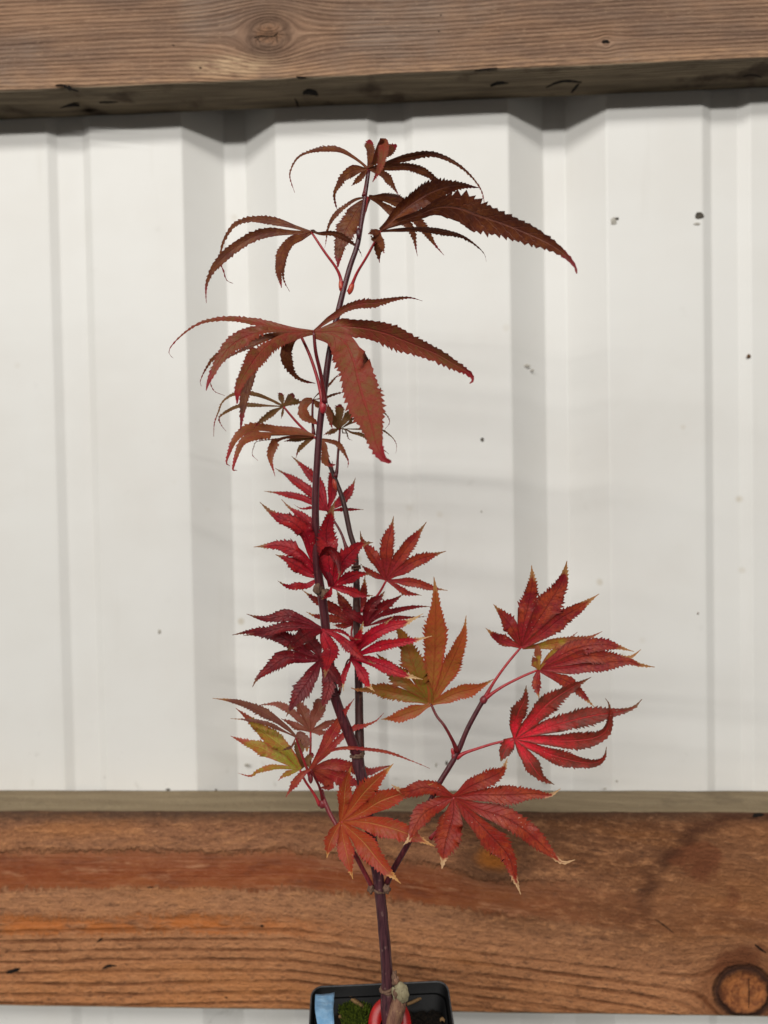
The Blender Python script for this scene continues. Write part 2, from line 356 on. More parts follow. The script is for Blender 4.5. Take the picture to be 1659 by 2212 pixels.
# black ringed knot
kk = n.math('ADD', kn, n.math('MULTIPLY', n.math('SUBTRACT', n.noise(p, 70, 4, .6), .5), .40))
c = n.mix(n.math('MULTIPLY', n.step(kk, 2.3, 1.05), .6), c, lin(120, 66, 32))
c = n.mix(n.step(kk, 1.20, .92), c, lin(62, 34, 21))
c = n.mix(n.step(kk, .95, .62), c, n.mix(n.step(n.noise(p, 130, 5, .7), .42, .60), lin(118, 66, 36), lin(172, 106, 58)))
kr = n.math('SINE', n.math('MULTIPLY', kk, 40.))
c = n.mix(n.math('MULTIPLY', n.math('MULTIPLY', n.step(kk, .74, .60), n.step(kr, .0, .9)), .35), c, lin(112, 60, 32))
c = n.mix(n.math('MULTIPLY', n.step(kk, .70, .4), n.math('MULTIPLY', n.step(pit, .45, .7), .6)), c, lin(172, 114, 70))
g = n.mix(n.step(st(6., 90.), .3, .7), lin(152, 132, 102), lin(172, 152, 120))
g = n.mix(n.math('MULTIPLY', n.step(n.noise(p, 30, 4), .55, .75), .5), g, lin(104, 88, 66))
g = n.mix(n.math('MULTIPLY', n.step(st(30., 300.), .52, .72), .35), g, lin(166, 148, 118))
c = n.mix(fc, c, g)
hgt = n.math('ADD', n.math('MULTIPLY', n.math('ADD', n.math('MULTIPLY', fleck2, 1.6), n.math('ADD', n.math('MULTIPLY', fleck, -.8), pit)), rgh), n.math('MULTIPLY', lines, -.5))
hgt = n.math('ADD', hgt, n.math('ADD', n.math('MULTIPLY', rgh, .02), n.math('MULTIPLY', fib, .3)))
hgt = n.math('ADD', hgt, n.math('MULTIPLY', n.math('MULTIPLY', n.step(kk, .8, .9), n.step(kk, 1.15, 1.0)), -1.5))
hgt = n.math('MULTIPLY', hgt, n.step(kn, .5, 1.1))
n.bump(hgt, 1., .0030)
M_LO = n.fin(c, n.math('ADD', .42, n.math('MULTIPLY', rgh, .34)), .35)
k1x, k1z = dpt(1607, 2143, -TB); k2x, k2z = dpt(1072, 1852, -TB); k3x, k3z = dpt(1650, 1945, -TB)
lower = board('lower_board', ZB-HB, ZB, TB, [(k1x, k1z, .0225, .030, 1.08), (k2x, k2z, .0140, .012, 1.35), (k3x, k3z, .074, 0, 1.36)], .13, M_LO, 4.1, [])
tag(lower, 'orange brown rough sawn timber board with dark ringed knot, behind the black pot', 'board')
# open splits and nail holes in the boards: shallow dark slivers set into the surface
M_HOLE = flat_mat('dark_void', (16, 12, 9), (30, 22, 16), .95)
def sliver(parent, name, path, width, Y=None, zface=None, mat=M_HOLE):
    """a thin crack; path in photo pixels on the front face (Y) or on a level face (zface)"""
    pts = []
    for (x, y) in path:
        d = R3 @ Vector(((x-829.5)/FPX, 1, -(y-1106)/FPX))
        pts.append(CAMP + d*((Y+CAM_D)/d.y) if Y is not None else CAMP+d*(zface/d.z))
    n_ = 4*len(pts); pa, _ = spline(pts, n_)
    vs, fs = [], []
    for i, q in enumerate(pa):
        t = (pa[min(i+1, n_-1)]-pa[max(0, i-1)]).normalized()
        nn = Vector((0, -1, 0)) if Y is not None else Vector((0, 0, -1 if zface > 0 else 1))
        b = nn.cross(t).normalized(); s = i/(n_-1)
        wd = width*(math.sin(math.pi*(.06+.88*s))**.7)*(1+.5*noise.noise(Vector((s*9, width*9e3, parent.location.x))))
        vs += [q-b*wd-nn*.0006, q+nn*.0009, q+b*wd-nn*.0006]
    for i in range(n_-1):
        a = i*3; fs += [(a, a+1, a+4, a+3), (a+1, a+2, a+5, a+4)]
    return link(name, mesh(name, vs, fs), parent, mat)
for path, wd in ([(549, 82), (565, 78), (580, 79), (592, 78), (600, 70)], .0008), ([(556, 84), (562, 92)], .0006), ([(597, 74), (599, 92)], .0006), ([(1300, 92), (1309, 89), (1317, 92)], .0022), ([(430, 146), (436, 148)], .0014), \
        ([(120, 184), (135, 183), (148, 190), (170, 197)], .0012), ([(148, 184), (152, 196)], .0018), ([(372, 97), (378, 99)], .0009), ([(946, 67), (950, 69)], .001), ([(951, 32), (954, 33)], .0009), \
        ([(1025, 152), (1050, 149), (1074, 147)], .001), ([(640, 166), (662, 167)], .001):
    sliver(upper, 'split', path, wd, Y=-TT)
for path, wd in ([(130, 232), (150, 229), (172, 228)], .0030), ([(215, 221), (235, 220), (256, 219)], .0042), ([(655, 203), (670, 200), (686, 206)], .0050), ([(636, 212), (641, 220), (644, 232)], .0016), \
        ([(1060, 186), (1080, 180), (1098, 179)], .0036), ([(1180, 188), (1205, 178), (1225, 175), (1256, 177)], .0042), ([(1235, 200), (1250, 180)], .003), ([(1605, 164), (1625, 161), (1645, 166)], .0026):
    sliver(upper, 'split', path, wd, zface=ZT)
for path, wd in ([(222, 2092), (235, 2087), (252, 2086)], .0016), ([(14, 2102), (30, 2097), (44, 2092)], .0022), ([(210, 2035), (222, 2026)], .0013), ([(1617, 2112), (1618, 2140), (1617, 2178)], .0005), \
        ([(562, 2000), (570, 2001)], .0016), ([(485, 2154), (492, 2155)], .001), ([(1630, 2040), (1645, 2052), (1655, 2058)], .0013), ([(318, 1917), (332, 1916)], .0012), ([(1415, 1985), (1440, 2003), (1455, 2015)], .0012), ([(1650, 1760), (1625, 1764)], .0026):
    sliver(lower, 'split', path, wd, Y=-TB, mat=M_HOLE if wd > .0012 else M_HOLE)

# ------------------------------------------------------------------ maple
base = P('I', 790, 1860)
maple = bpy.data.objects.new('maple_sapling', None); maple.location = base; COL.objects.link(maple)
tag(maple, 'young red and bronze leaved maple on thin dark stems in the black pot', 'maple tree')
bpy.context.view_layer.update()

def bark(name, c1, c2, c3, rough=.45):
    n = NT(name); p = n.pos(); sx = n.sep(p)
    f = n.noise(n.comb(n.math('MULTIPLY', sx[0], 900.), n.math('MULTIPLY', sx[1], 900.), n.math('MULTIPLY', sx[2], 60.)), 1., 4, .65)
    c = n.mix(n.step(f, .3, .62), lin(*c1), lin(*c2))
    c = n.mix(n.math('MULTIPLY', n.step(n.noise(p, 260, 4), .6, .72), .7), c, lin(*c3))
    n.bump(f, .5, .0006); return n.fin(c, rough, .45)
M_TRUNK = bark('trunk_bark', (46, 22, 30), (82, 46, 52), (126, 98, 92))
M_STEM = bark('stem_bark', (52, 16, 26), (84, 32, 38), (104, 60, 56), .4)
M_STEM2 = bark('back_stem_bark', (44, 20, 20), (70, 36, 32), (96, 70, 50), .5)
M_TWIG = bark('twig_bark', (104, 30, 40), (128, 48, 52), (140, 80, 70), .4)
M_PET = bark('petiole_skin', (150, 30, 44), (172, 52, 56), (150, 60, 50), .35)
M_PET2 = bark('dark_petiole_skin', (84, 18, 24), (110, 30, 34), (120, 50, 40), .35)
M_BUD = bark('bud_skin', (176, 78, 44), (190, 62, 52), (170, 50, 50), .35)
M_ROOT = bark('rootstock_bark', (98, 62, 56), (140, 104, 82), (164, 130, 94), .6)
M_CUT = bark('healed_cut', (126, 114, 88), (150, 140, 110), (82, 70, 50), .75)
M_SCAR = bark('node_scar', (80, 56, 46), (116, 88, 70), (54, 36, 30), .8)

def Pz(c, lst):
    return [P(c, *q) for q in lst]
tube('trunk', Pz('I', [(840,1470,2),(828,1360,2),(824,1250,1),(830,1100,0),(818,900,0),(800,700,0),(785,520,0),(770,380,0),(745,180,0)]) + Pz('Z', [(800,1800),(786,1700),(775,1655),(772,1622)]),
     [.0040,.0042,.0041,.0038,.0037,.0036,.0036,.0039,.0037,.0036,.0036,.0040,.0040], maple, M_TRUNK, 90, 18, .10, 1)
tube('rootstock', Pz('I', [(760,1960,3),(822,1640,3),(864,1450,3),(896,1350,3),(918,1280,3),(934,1225,4),(946,1180,4)]), [.0125,.0104,.0082,.0064,.0056,.0052,.0040], maple, M_ROOT, 40, 22, .20, 3)
tube('stem', Pz('Z', [(772,1632,2),(748,1572,3),(722,1500,4),(712,1430,4),(705,1370,4),(697,1300,4),(686,1230,5),(682,1150,6),(682,1060,7),(690,930,8),(700,850,9),(712,760,9),(735,655,8),(755,580,7),(773,525,6),(785,450,5),(797,368,4)]),
     [.0036,.0034,.0032,.0031,.0030,.0030,.0027,.0024,.0023,.0022,.0022,.0021,.0020,.0018,.0017,.0013,.0011], maple, M_STEM, 130, 14, .05, 2)
tube('stem', Pz('Z', [(777,1625,-2),(776,1540,-6),(774,1450,-8),(771,1350,-9),(770,1260,-10),(767,1190,-12),(756,1150,-13),(742,1085,-15),(727,1042,-17),(712,1005,-19),(704,985,-20)]),
     [.0034,.0029,.0027,.0026,.0026,.0026,.0020,.0018,.0018,.0015,.0012], maple, M_STEM2, 90, 14, .06, 5)
tube('branch', Pz('Z', [(836,1908,1),(850,1878,4),(880,1825,8),(920,1748,8),(950,1690,6),(985,1632,4),(1012,1570,3),(1045,1510,2)]), [.0020,.0020,.0019,.0018,.0018,.0018,.0016,.0016], maple, M_STEM, 50, 12, .05, 6)
tube('branch', Pz('Z', [(803,1915,1),(790,1890,4),(765,1843,6),(738,1800,4),(715,1762,0),(700,1728,-3),(694,1706,-4)]), [.0016,.0015,.0015,.0014,.0014,.0016,.0014], maple, M_TWIG, 40, 12, .05, 7)
def blob(name, c, x, y, dz, r, mat, stretch=(1,1,1), seed=0, rough=.25, ang=0):
    bm = bmesh.new(); bmesh.ops.create_icosphere(bm, subdivisions=3, radius=1)
    for v in bm.verts:
        d = 1+rough*noise.noise(v.co*1.9+Vector((seed*5.3, 1, 2)))
        v.co = Vector((v.co.x*r*stretch[0], v.co.y*r*stretch[1], v.co.z*r*stretch[2]))*d
    bm.transform(Matrix.Rotation(ang, 4, 'Y'))
    bm.transform(Matrix.Translation(P(c, x, y, dz)))
    for f in bm.faces: f.smooth = True
    me = bpy.data.meshes.new(name); bm.to_mesh(me); bm.free()
    return link(name, me, maple, mat)
def rings(c, x, y, dz, r, k, mat, seed, spread=.0012):
    """wrinkled bud-scale scars round a node"""
    q = P(c, x, y, dz); rnd = random.Random(seed); bm = bmesh.new()
    for j in range(k):
        rot = Matrix.Rotation(rnd.uniform(-.35, .35), 4, 'X') @ Matrix.Rotation(rnd.uniform(-.3, .3), 4, 'Y')
        off = Vector((0, 0, (j-(k-1)/2)*spread)); N1, N2 = 22, 6; ring = []
        for a in range(N1):
            th = 2*math.pi*a/N1; rr = r*(1+.14*rnd.uniform(-1, 1)); row = []
            for b in range(N2):
                ph = 2*math.pi*b/N2; m_ = r*.24
                row.append(bm.verts.new(q+rot @ (Vector(((rr+m_*math.cos(ph))*math.cos(th), (rr+m_*math.cos(ph))*math.sin(th), m_*math.sin(ph)))+off)))
            ring.append(row)
        for a in range(N1):
            for b in range(N2):
                bm.faces.new((ring[a][b], ring[(a+1) % N1][b], ring[(a+1) % N1][(b+1) % N2], ring[a][(b+1) % N2]))
    for f in bm.faces: f.smooth = True
    me = bpy.data.meshes.new('node_scar'); bm.to_mesh(me); bm.free(); return link('node_scar', me, maple, mat)
blob('healed_cut', 'I', 948, 1183, 7, .0052, M_CUT, (.92,.55,1.28), 21, .28, -.25)
blob('healed_cut', 'I', 888, 1190, 6, .0024, M_CUT, (.7,.7,1.6), 23, .5, -.1)
blob('node_scar', 'I', 905, 1085, 3, .0022, M_ROOT, (.8,.8,2.0), 24, .7, -.3)
rings('Z', 771, 1630, 1, .0040, 3, M_SCAR, 3); rings('I', 752, 335, 0, .0040, 1, M_SCAR, 8, .001)
rings('I', 826, 1150, 1, .0041, 2, M_SCAR, 5); rings('Z', 696, 1281, 4, .0030, 2, M_SCAR, 6)
rings('Z', 769, 1226, -10, .0027, 2, M_SCAR, 9); rings('Z', 722, 1500, 4, .0032, 1, M_STEM, 11)
blob('bud', 'I', 690, 318, 2, .0022, M_SCAR, (1,1,1.5), 1, .5); blob('bud', 'I', 822, 320, 2, .0024, M_SCAR, (1,1,1.4), 2, .5)
blob('bud', 'L', 292, 1270, 7, .0031, M_SCAR, (1,1,1.2), 3, .5); blob('bud', 'L', 420, 1340, 7, .0029, M_SCAR, (1.1,1,1), 4, .5)
blob('bud', 'I', 885, 1060, 2, .0022, M_SCAR, (.9,1,2.2), 5, .6); blob('bud', 'I', 895, 1190, 8, .0016, M_SCAR, (1,1,1.6), 6, .5)
blob('bud', 'A', 1408, 1190, 8, .0017, M_BUD, (.9,.9,2.4), 7, .1, -.12); blob('bud', 'A', 1482, 1205, 9, .0019, M_BUD, (.95,.9,2.2), 8, .1, .35)
blob('bud', 'C', 1148, 795, 11, .0024, M_PET, (1,1,1.9), 9, .1); blob('bud', 'A', 1540, 800, 8, .0020, M_STEM, (.9,.9,1.8), 10, .1)
blob('bud', 'G', 248, 1105, 2, .0024, M_TWIG, (1,1,1.3), 11, .15, .5); blob('bud', 'K', 1215, 1205, -3, .0024, M_TWIG, (1,1,1.3), 12, .15)
blob('bud', 'E', 815, 255, -17, .0022, M_BUD, (.9,.9,2.0), 13, .1, -.3); blob('bud', 'G', 30, 1520, 4, .0019, M_TWIG, (1,1,1.2), 14, .15)
blob('bud', 'K', 1085, 920, 0, .0019, M_TWIG, (.9,.9,1.9), 15, .1); blob('bud', 'G', 20, 1490, 4, .0013, M_PET, (.9,.9,2.2), 16, .1, -.2)

# ---- leaves
def leaf_mat(name, c1, c2, edge, tip, tipstart=.82, vein=None, mid=None, speck=0., transl=.16):
    n = NT(name); p = n.pos(); al = n.attr('along'); la = n.math('ABSOLUTE', n.attr('lat'))
    nz = n.noise(p, 130, 5, .65); nf = n.noise(p, 620, 4, .65)
    c = n.mix(n.step(nz, .36, .66), lin(*c1), lin(*c2))
    if mid: c = n.mix(n.math('MULTIPLY', n.step(n.math('ADD', al, n.math('MULTIPLY', nz, .35)), .72, .30), n.step(la, 1.1, .3)), c, lin(*mid))
    c = n.mix(n.math('MULTIPLY', n.step(nf, .42, .66), .5), c, lin(*edge))
    c = n.mix(n.math('MULTIPLY', n.step(n.math('ADD', la, n.math('MULTIPLY', n.math('SUBTRACT', nz, .5), 1.)), .72, 1.05), .7), c, lin(*edge))
    # veins: midrib and slanting side veins
    sv = n.math('FRACT', n.math('SUBTRACT', n.math('MULTIPLY', al, 15.), n.math('MULTIPLY', la, 1.6)))
    side = n.math('MULTIPLY', n.step(n.math('ABSOLUTE', n.math('SUBTRACT', sv, .5)), .10, .02), n.step(al, .85, .7))
    midv = n.step(la, .10, .03)
    vc = lin(*(vein or edge))
    c = n.mix(n.math('MULTIPLY', side, .16), c, vc)
    c = n.mix(n.math('MULTIPLY', midv, .5), c, vc)
    c = n.mix(n.step(n.math('ADD', al, n.math('ADD', n.math('MULTIPLY', n.math('SUBTRACT', nz, .5), .22), n.math('MULTIPLY', la, .06))), tipstart, tipstart+.07), c, lin(*tip))
    if speck: c = n.mix(n.math('MULTIPLY', n.step(n.vor(p, 420), .16, .08), n.math('MULTIPLY', n.step(n.noise(p, 60, 2), .5, .6), speck)), c, lin(225, 190, 170))
    n.bump(n.math('ADD', n.math('ADD', n.math('MULTIPLY', side, -.5), n.math('MULTIPLY', midv, -.9)), n.math('MULTIPLY', nz, 1.4)), .55, .0007)
    m = n.fin(c, n.math('ADD', .34, n.math('MULTIPLY', nf, .3)), .28); n.translucent(c, transl); return m
LM = {
 'br': leaf_mat('bronze_leaf', (92,48,27), (124,74,36), (100,32,30), (128,30,38), .86, (122,60,48)),
 'dk': leaf_mat('dark_bronze_leaf', (94,44,28), (124,68,34), (84,34,28), (124,34,40), .90, (140,84,72)),
 'rb': leaf_mat('reddish_bronze_leaf', (138,62,46), (120,80,42), (126,40,38), (136,28,36), .87, (150,42,44)),
 'ol': leaf_mat('olive_leaf', (128,94,52), (110,86,48), (132,66,46), (130,46,46), .80, (152,104,66)),
 'or': leaf_mat('copper_leaf', (148,84,48), (122,76,42), (142,52,44), (148,44,44), .80, (156,66,50)),
 'cr': leaf_mat('crimson_leaf', (142,18,34), (172,34,34), (88,18,24), (142,100,68), .85, (96,16,26), (172,20,42), .6),
 'dc': leaf_mat('dark_crimson_leaf', (100,14,24), (132,26,28), (66,14,16), (116,72,48), .87, (72,16,18), (118,16,32), .4),
 'bc': leaf_mat('bright_crimson_leaf', (176,18,42), (186,30,38), (112,20,28), (200,162,116), .79, (124,14,30), (196,18,52), .7),
 'rd': leaf_mat('red_leaf', (144,38,36), (164,62,36), (98,32,28), (146,104,70), .83, (100,28,30), (156,44,50)),
 'oo': leaf_mat('olive_orange_leaf', (164,80,38), (146,88,36), (164,50,42), (166,116,68), .88, (142,62,32), (148,96,38)),
 'og': leaf_mat('olive_green_leaf', (122,98,32), (152,90,34), (150,64,40), (150,100,60), .94, (150,76,36), (118,100,30)),
 'ro': leaf_mat('rusty_red_leaf', (132,30,38), (166,66,36), (92,34,28), (168,118,72), .84, (104,26,28), (154,34,40), .35),
 'yo': leaf_mat('yellow_red_leaf', (160,134,46), (160,90,42), (140,48,42), (150,80,54), .52, (150,116,44)),
 'sc': leaf_mat('scarlet_leaf', (142,46,34), (108,44,32), (78,44,30), (124,88,64), .89, (206,40,50), (224,34,54), .35),
 'r4': leaf_mat('brick_red_leaf', (140,36,26), (166,66,34), (108,38,28), (200,160,118), .86, (90,26,22), (148,36,30), .5),
 'r5': leaf_mat('orange_red_leaf', (166,60,32), (146,70,32), (156,34,36), (196,142,82), .86, (188,126,66), (170,76,36), .3),
 'yg': leaf_mat('yellow_green_leaf', (150,132,44), (168,98,46), (160,62,46), (164,80,60), .76, (172,152,70), (142,138,44)),
 'pb': leaf_mat('pinkish_brown_leaf', (148,78,64), (134,84,60), (132,60,50), (128,80,66), .86, (166,100,80)),
 'bn': leaf_mat('brown_leaf', (116,68,56), (124,78,54), (98,46,40), (150,100,54), .84, (136,74,64)),
 'rs': leaf_mat('rose_red_leaf', (150,36,42), (164,70,44), (112,34,34), (140,60,48), .90, (176,84,62)),
}
PROF = {'n': ((0,.34),(.08,.40),(.18,.62),(.28,.86),(.40,1.06),(.50,1.08),(.60,.93),(.72,.64),(.82,.36),(.91,.16),(1,.015)),
        'b': ((0,.25),(.2,.45),(.45,.85),(.65,1.),(.85,.85),(.95,.5),(1,.06)),
        't': ((0,.35),(.12,.55),(.25,.95),(.36,1.),(.48,.72),(.60,.44),(.75,.27),(.9,.16),(1,.02)),
        'l': ((0,.2),(.2,.34),(.36,.62),(.5,.98),(.6,1.),(.72,.72),(.84,.36),(.93,.17),(1,.04)),
        'm': ((0,.2),(.15,.32),(.24,.42),(.32,.80),(.42,1.),(.55,.88),(.70,.58),(.85,.27),(.94,.13),(1,.04)),
        'w': ((0,.4),(.15,.8),(.3,1.),(.5,1.),(.65,.82),(.8,.5),(.92,.24),(1,.06))}
rl = random.Random(21)
def leaf(mat, c, bx, by, bdz, lobes, slope=(0., 0.), pet=None, petmat=None, petr=.0008, edge=False, label=None, fold=None):
    """lobes: (half width px, tip depth mm, tilt deg, [x,y,x,y..], profile='n')"""
    b0 = P(c, bx, by, bdz); vs, fs, AL, LA = [], [], [], []
    data = []
    for lo in lobes:
        wpx, tip, tilt, xy = lo[:4]; pr = lo[4] if len(lo) > 4 else 'n'
        q = [(bx, by)]+[(xy[i], xy[i+1]) for i in range(0, len(xy), 2)]
        L = [0]
        for i in range(1, len(q)): L.append(L[-1]+math.dist(q[i], q[i-1]))
        pts = []
        for (x, y), l in zip(q, L):
            s = l/L[-1]
            dz = bdz+tip*s**1.25+((x-bx)*slope[0]-(y-by)*slope[1])*mm(c)
            pts.append(P(c, x, y, dz))
        path, tot = spline(pts, 60)
        d0 = (path[9]-path[0]).normalized()
        data.append([wpx*mm(c)/1000, tilt, pr, pts, tot, d0, L[-1]*mm(c)/1000])
    for li, (wm, tilt, pr, pts, tot, d0, Lm) in enumerate(data):
        nt = int(max(8, min(32, tot/.0021))); NR = nt*2+1
        fine, _ = spline(pts, 240)
        sv = np.linspace(0, 1, NR); sv[1:-1] += np.array([rl.uniform(-.42, .42) for _ in range(NR-2)])/(NR-1)
        path = [fine[int(round(q_*239))].lerp(fine[min(239, int(round(q_*239)))], 0) for q_ in sv]
        px, py = zip(*PROF[pr])
        fo = fold if fold is not None else rl.uniform(.10, .30)
        tr = math.radians(tilt+rl.uniform(-12, 12)); wtrue = wm/max(.45, math.cos(math.radians(tilt)))
        off = len(vs); lift = (li % 2)*.00012
        bends = [rl.uniform(-1, 1) for _ in range(8)]; ph = rl.uniform(0, 6)
        tj = [[rl.choice((.45, .8, 1.0, 1.3, 1.6))*rl.uniform(.8, 1.2) for _ in range(nt+1)] for _ in (0, 1)]
        for i in range(NR):
            s = float(sv[i]); p_ = path[i]; t = (path[min(i+1, NR-1)]-path[max(i-1, 0)]).normalized()
            view = (CAMP-p_).normalized(); W = view.cross(t)
            if W.length < .15: W = Vector((1, 0, 0)).cross(t)
            W.normalize(); tw = tr+.35*math.sin(ph+s*3)*s
            W = (Matrix.Rotation(tw, 3, t) @ W).normalized(); Nn = t.cross(W).normalized()
            if Nn.dot(view) < 0: Nn = -Nn
            hw = np.interp(s, px, py)*wtrue*(1+.09*math.sin(s*17+ph))
            p_ = p_+Nn*(.0011*math.sin(s*7.5+ph*2)*min(1, s*2.5)*min(1, tot/.05))
            row = []
            for side in (0, 1):
                sg = 1 if side == 0 else -1
                j = i//2; tooth = (i % 2 == 1)
                amp = (.16*hw+.00030)*tj[side][min(j, nt)]*min(1, max(0, (s-.16)/.2))*(1 if s < .93 else .4)
                e = hw+(amp*.60 if tooth else -amp*.40); e = max(e, .00012)
                dirv = W*sg; fwd = (amp*.9 if tooth else 0)
                nb = None                     # neighbour on this side
                for k_ in (li-1, li+1):
                    if 0 <= k_ < len(data) and (data[k_][5]-d0*data[k_][5].dot(d0)).dot(W*sg) > 0: nb = data[k_]; break
                if nb is not None:
                    g = d0.angle(nb[5])
                    if .05 < g < 2.2:
                        cap = s*tot*math.tan(min(g/2, 1.2))+.0002
                        kf = max(0, min(1, (e/cap-.8)/.4))
                        if kf > 0 and s < .5:
                            dn = (nb[5]-d0*nb[5].dot(d0)).normalized()
                            dirv = (dirv*(1-kf)+dn*kf).normalized(); e = min(e, cap); fwd *= (1-kf)
                ee = p_+dirv*e+t*fwd+Nn*(fo*e+.12*e*math.sin(s*9+ph+side*2))+Nn*lift
                mdl = p_+dirv*e*.5+Nn*(fo*e*.30)+Nn*lift
                row.append((ee, mdl))
            pm = p_+Nn*lift
            vs += [row[0][0], row[0][1], pm, row[1][1], row[1][0]]
            AL += [s]*5; LA += [1, .5, 0, -.5, -1]
        for i in range(NR-1):
            for k_ in range(4):
                a = off+i*5+k_; fs.append((a, a+1, a+6, a+5))
    me = mesh('leaf', vs, fs); attr(me, 'along', AL); attr(me, 'lat', LA)
    o = link('leaf', me, maple, LM[mat])
    if label: o['label'] = label
    if pet:
        pc, pp = pet; pts = [b0]+[P(pc, *q) for q in pp]
        tube('petiole', pts, [petr*.9, petr, petr*1.05, petr*1.1, petr*1.3, petr*2.0], o, petmat or M_PET, sides=8)
        ch = o.children[0] if o.children else None
    return o
def fixpar():
    pass

# ---- top of the leader: bronze leaves held level, seen edge on
leaf('br','B',335,265,4,[(17,8,45,[250,200,170,152,95,140,0,158,-80,200,-122,270,-130,320,-108,408],'t'),
  (30,-18,20,[250,275,190,312,160,360,135,420,150,515],'t'),(16,10,0,[285,320,232,370]),
  (30,-22,25,[345,190,345,130,345,88],'b'),(30,-15,10,[395,205,450,160,512,116],'b'),
  (20,36,30,[420,235,560,195,700,176,800,200,900,252,980,322,1030,400,1045,497],'t'),
  (21,-12,30,[450,255,560,252,660,275,740,320,800,370,850,440]),(22,12,10,[420,292,475,345,520,428])],
  pet=('B',[(325,330,4),(310,430,5)]),petmat=M_PET2)
leaf('rb','B',370,240,10,[(26,42,20,[400,150,428,105,425,190,405,260,365,340],'w')],fold=.4)
leaf('br','A',1190,790,14,[(23,-22,35,[1080,757,950,720,830,697,720,695,620,735,560,820,530,900,520,1000,545,1070,570,1140,615,1163],'t'),
  (30,24,30,[1050,795,900,795,780,820,680,870,580,940,490,1030,440,1110,415,1200,420,1320]),
  (34,30,20,[1120,818,1040,860,985,930,960,1010,945,1080,968,1200],'w'),
  (15,-14,20,[1100,835,1025,905,985,1010,985,1130,1035,1225])],
  pet=('A',[(1290,940,13),(1370,1050,10),(1405,1130,8),(1412,1215,8)]))
leaf('br','A',1195,785,12,[(20,-10,20,[1250,800,1350,800,1430,825,1500,870,1540,920,1558,975]),(20,6,30,[1203,778,1212,770],'b')])
leaf('br','B',335,435,-12,[(12,-6,30,[260,450,190,500,130,560,90,630,70,740]),
  (58,10,10,[285,490,245,560,210,630,180,700,160,770,150,855],'w')],pet=('B',[(320,500,-6),(300,590,2),(283,655,6)]))
leaf('br','B',340,432,-14,[(30,-14,15,[430,445,540,480,620,560,690,650,740,720,795,785]),(26,-6,0,[420,480,530,560,600,640,635,790]),
  (16,-10,0,[400,455,440,515]),(26,-25,20,[430,432,520,448,600,470])])
leaf('dk','B',410,640,22,[(20,10,20,[370,650,336,657]),(66,-6,20,[500,560,600,480,700,412,800,370,900,358,1008,382]),
  (86,40,15,[520,585,640,545,760,500,880,505,1000,545,1150,590,1300,650,1420,710,1520,780,1580,850,1592,892],'m'),
  (19,-10,30,[520,632,680,622,800,640,900,672,980,730,1030,780,1045,825]),],
  pet=('B',[(330,790,18),(270,890,12),(238,965,9),(218,1010,8)]))
leaf('br','B',405,648,22,[(24,-8,10,[402,720,396,770,405,832]),(20,14,0,[410,700,432,772]),(18,6,0,[370,690,352,668])])
# ---- the big drooping pair in the middle
leaf('rb','D',114,364,22,[(30,-8,25,[230,270,290,232,380,172,500,132,620,125,760,97,900,88,1015,120]),
  (88,24,15,[280,325,400,320,560,340,720,385,850,440,1000,500,1150,560,1280,630,1400,700,1440,750,1430,790,1405,805],'w'),
  (140,55,5,[270,385,380,460,445,600,480,750,520,900,570,1050,610,1200,640,1320,700,1420,765,1442],'w')],
  pet=('C',[(1100,430,20),(1130,560,16),(1155,700,12),(1158,770,11)]),petmat=M_PET2,petr=.0011)
leaf('rb','C',1085,292,22,[(26,-16,35,[960,282,830,262,700,226,560,206,430,215,320,250,220,320,140,400,130,440,155,470],'t'),
  (50,26,15,[920,290,760,290,640,325,540,390,470,480,420,570,385,640,372,682],'w'),
  (56,48,10,[960,300,860,330,740,420,655,540,590,660,575,765],'w')])
leaf('br','C',995,308,10,[(20,-20,20,[900,300,700,350,560,400,430,460,370,540,335,620,342,655]),
  (12,-4,30,[820,330,640,400,470,500,410,570,400,620,425,685,495,718],'t'),
  (46,4,10,[860,330,740,390,680,440,665,520,660,600,628,740,600,945],'w'),
  (46,-16,5,[935,350,905,400,905,460,930,530,970,590,1030,625,1100,640],'t')],
  pet=('C',[(1060,450,10),(1110,600,10),(1138,720,10),(1150,800,10)]),petr=.0010)
# ---- small leaves at the tip of the back stem
leaf('ol','C',885,790,-14,[(8,6,0,[880,830,870,872]),(20,12,10,[830,820,770,860,720,900,690,932]),(12,-8,30,[750,782,620,786,530,815,460,860,470,910,505,955]),
  (19,4,30,[800,750,700,710,620,695,540,712,482,762,460,830,435,900,425,990],'t'),(22,-14,10,[872,745,866,702],'b'),(24,-12,10,[915,748,952,708],'b'),(22,-8,10,[940,758,1022,766])],
  pet=('C',[(970,890,-16),(1050,970,-18),(1085,995,-19)]))
leaf('or','C',1090,990,-16,[(40,16,30,[980,965,850,953,720,940,640,952,570,1010,530,1080,500,1160,522,1190],'w'),
  (36,26,20,[980,977,820,980,700,992,620,1030,585,1090,560,1150,545,1210,576,1220],'w'),
  (30,10,10,[960,985,860,1005,815,1060,800,1130,815,1200,830,1256]),(6,0,0,[900,1000,720,1020,690,1060,680,1110,715,1150],'t')],
  pet=('C',[(1120,1030,-19),(1140,1080,-19)]))
leaf('ol','C',1095,995,-18,[(20,-10,10,[1000,1000,890,1022]),(16,-8,10,[1035,1030,985,1080,970,1130])])
leaf('or','J',60,1050,-14,[(40,8,20,[200,1080,320,1105,420,1140,500,1230,560,1340,590,1430,575,1532]),(72,10,10,[180,1120,225,1220,210,1330,205,1420,270,1490,392,1480],'w')])
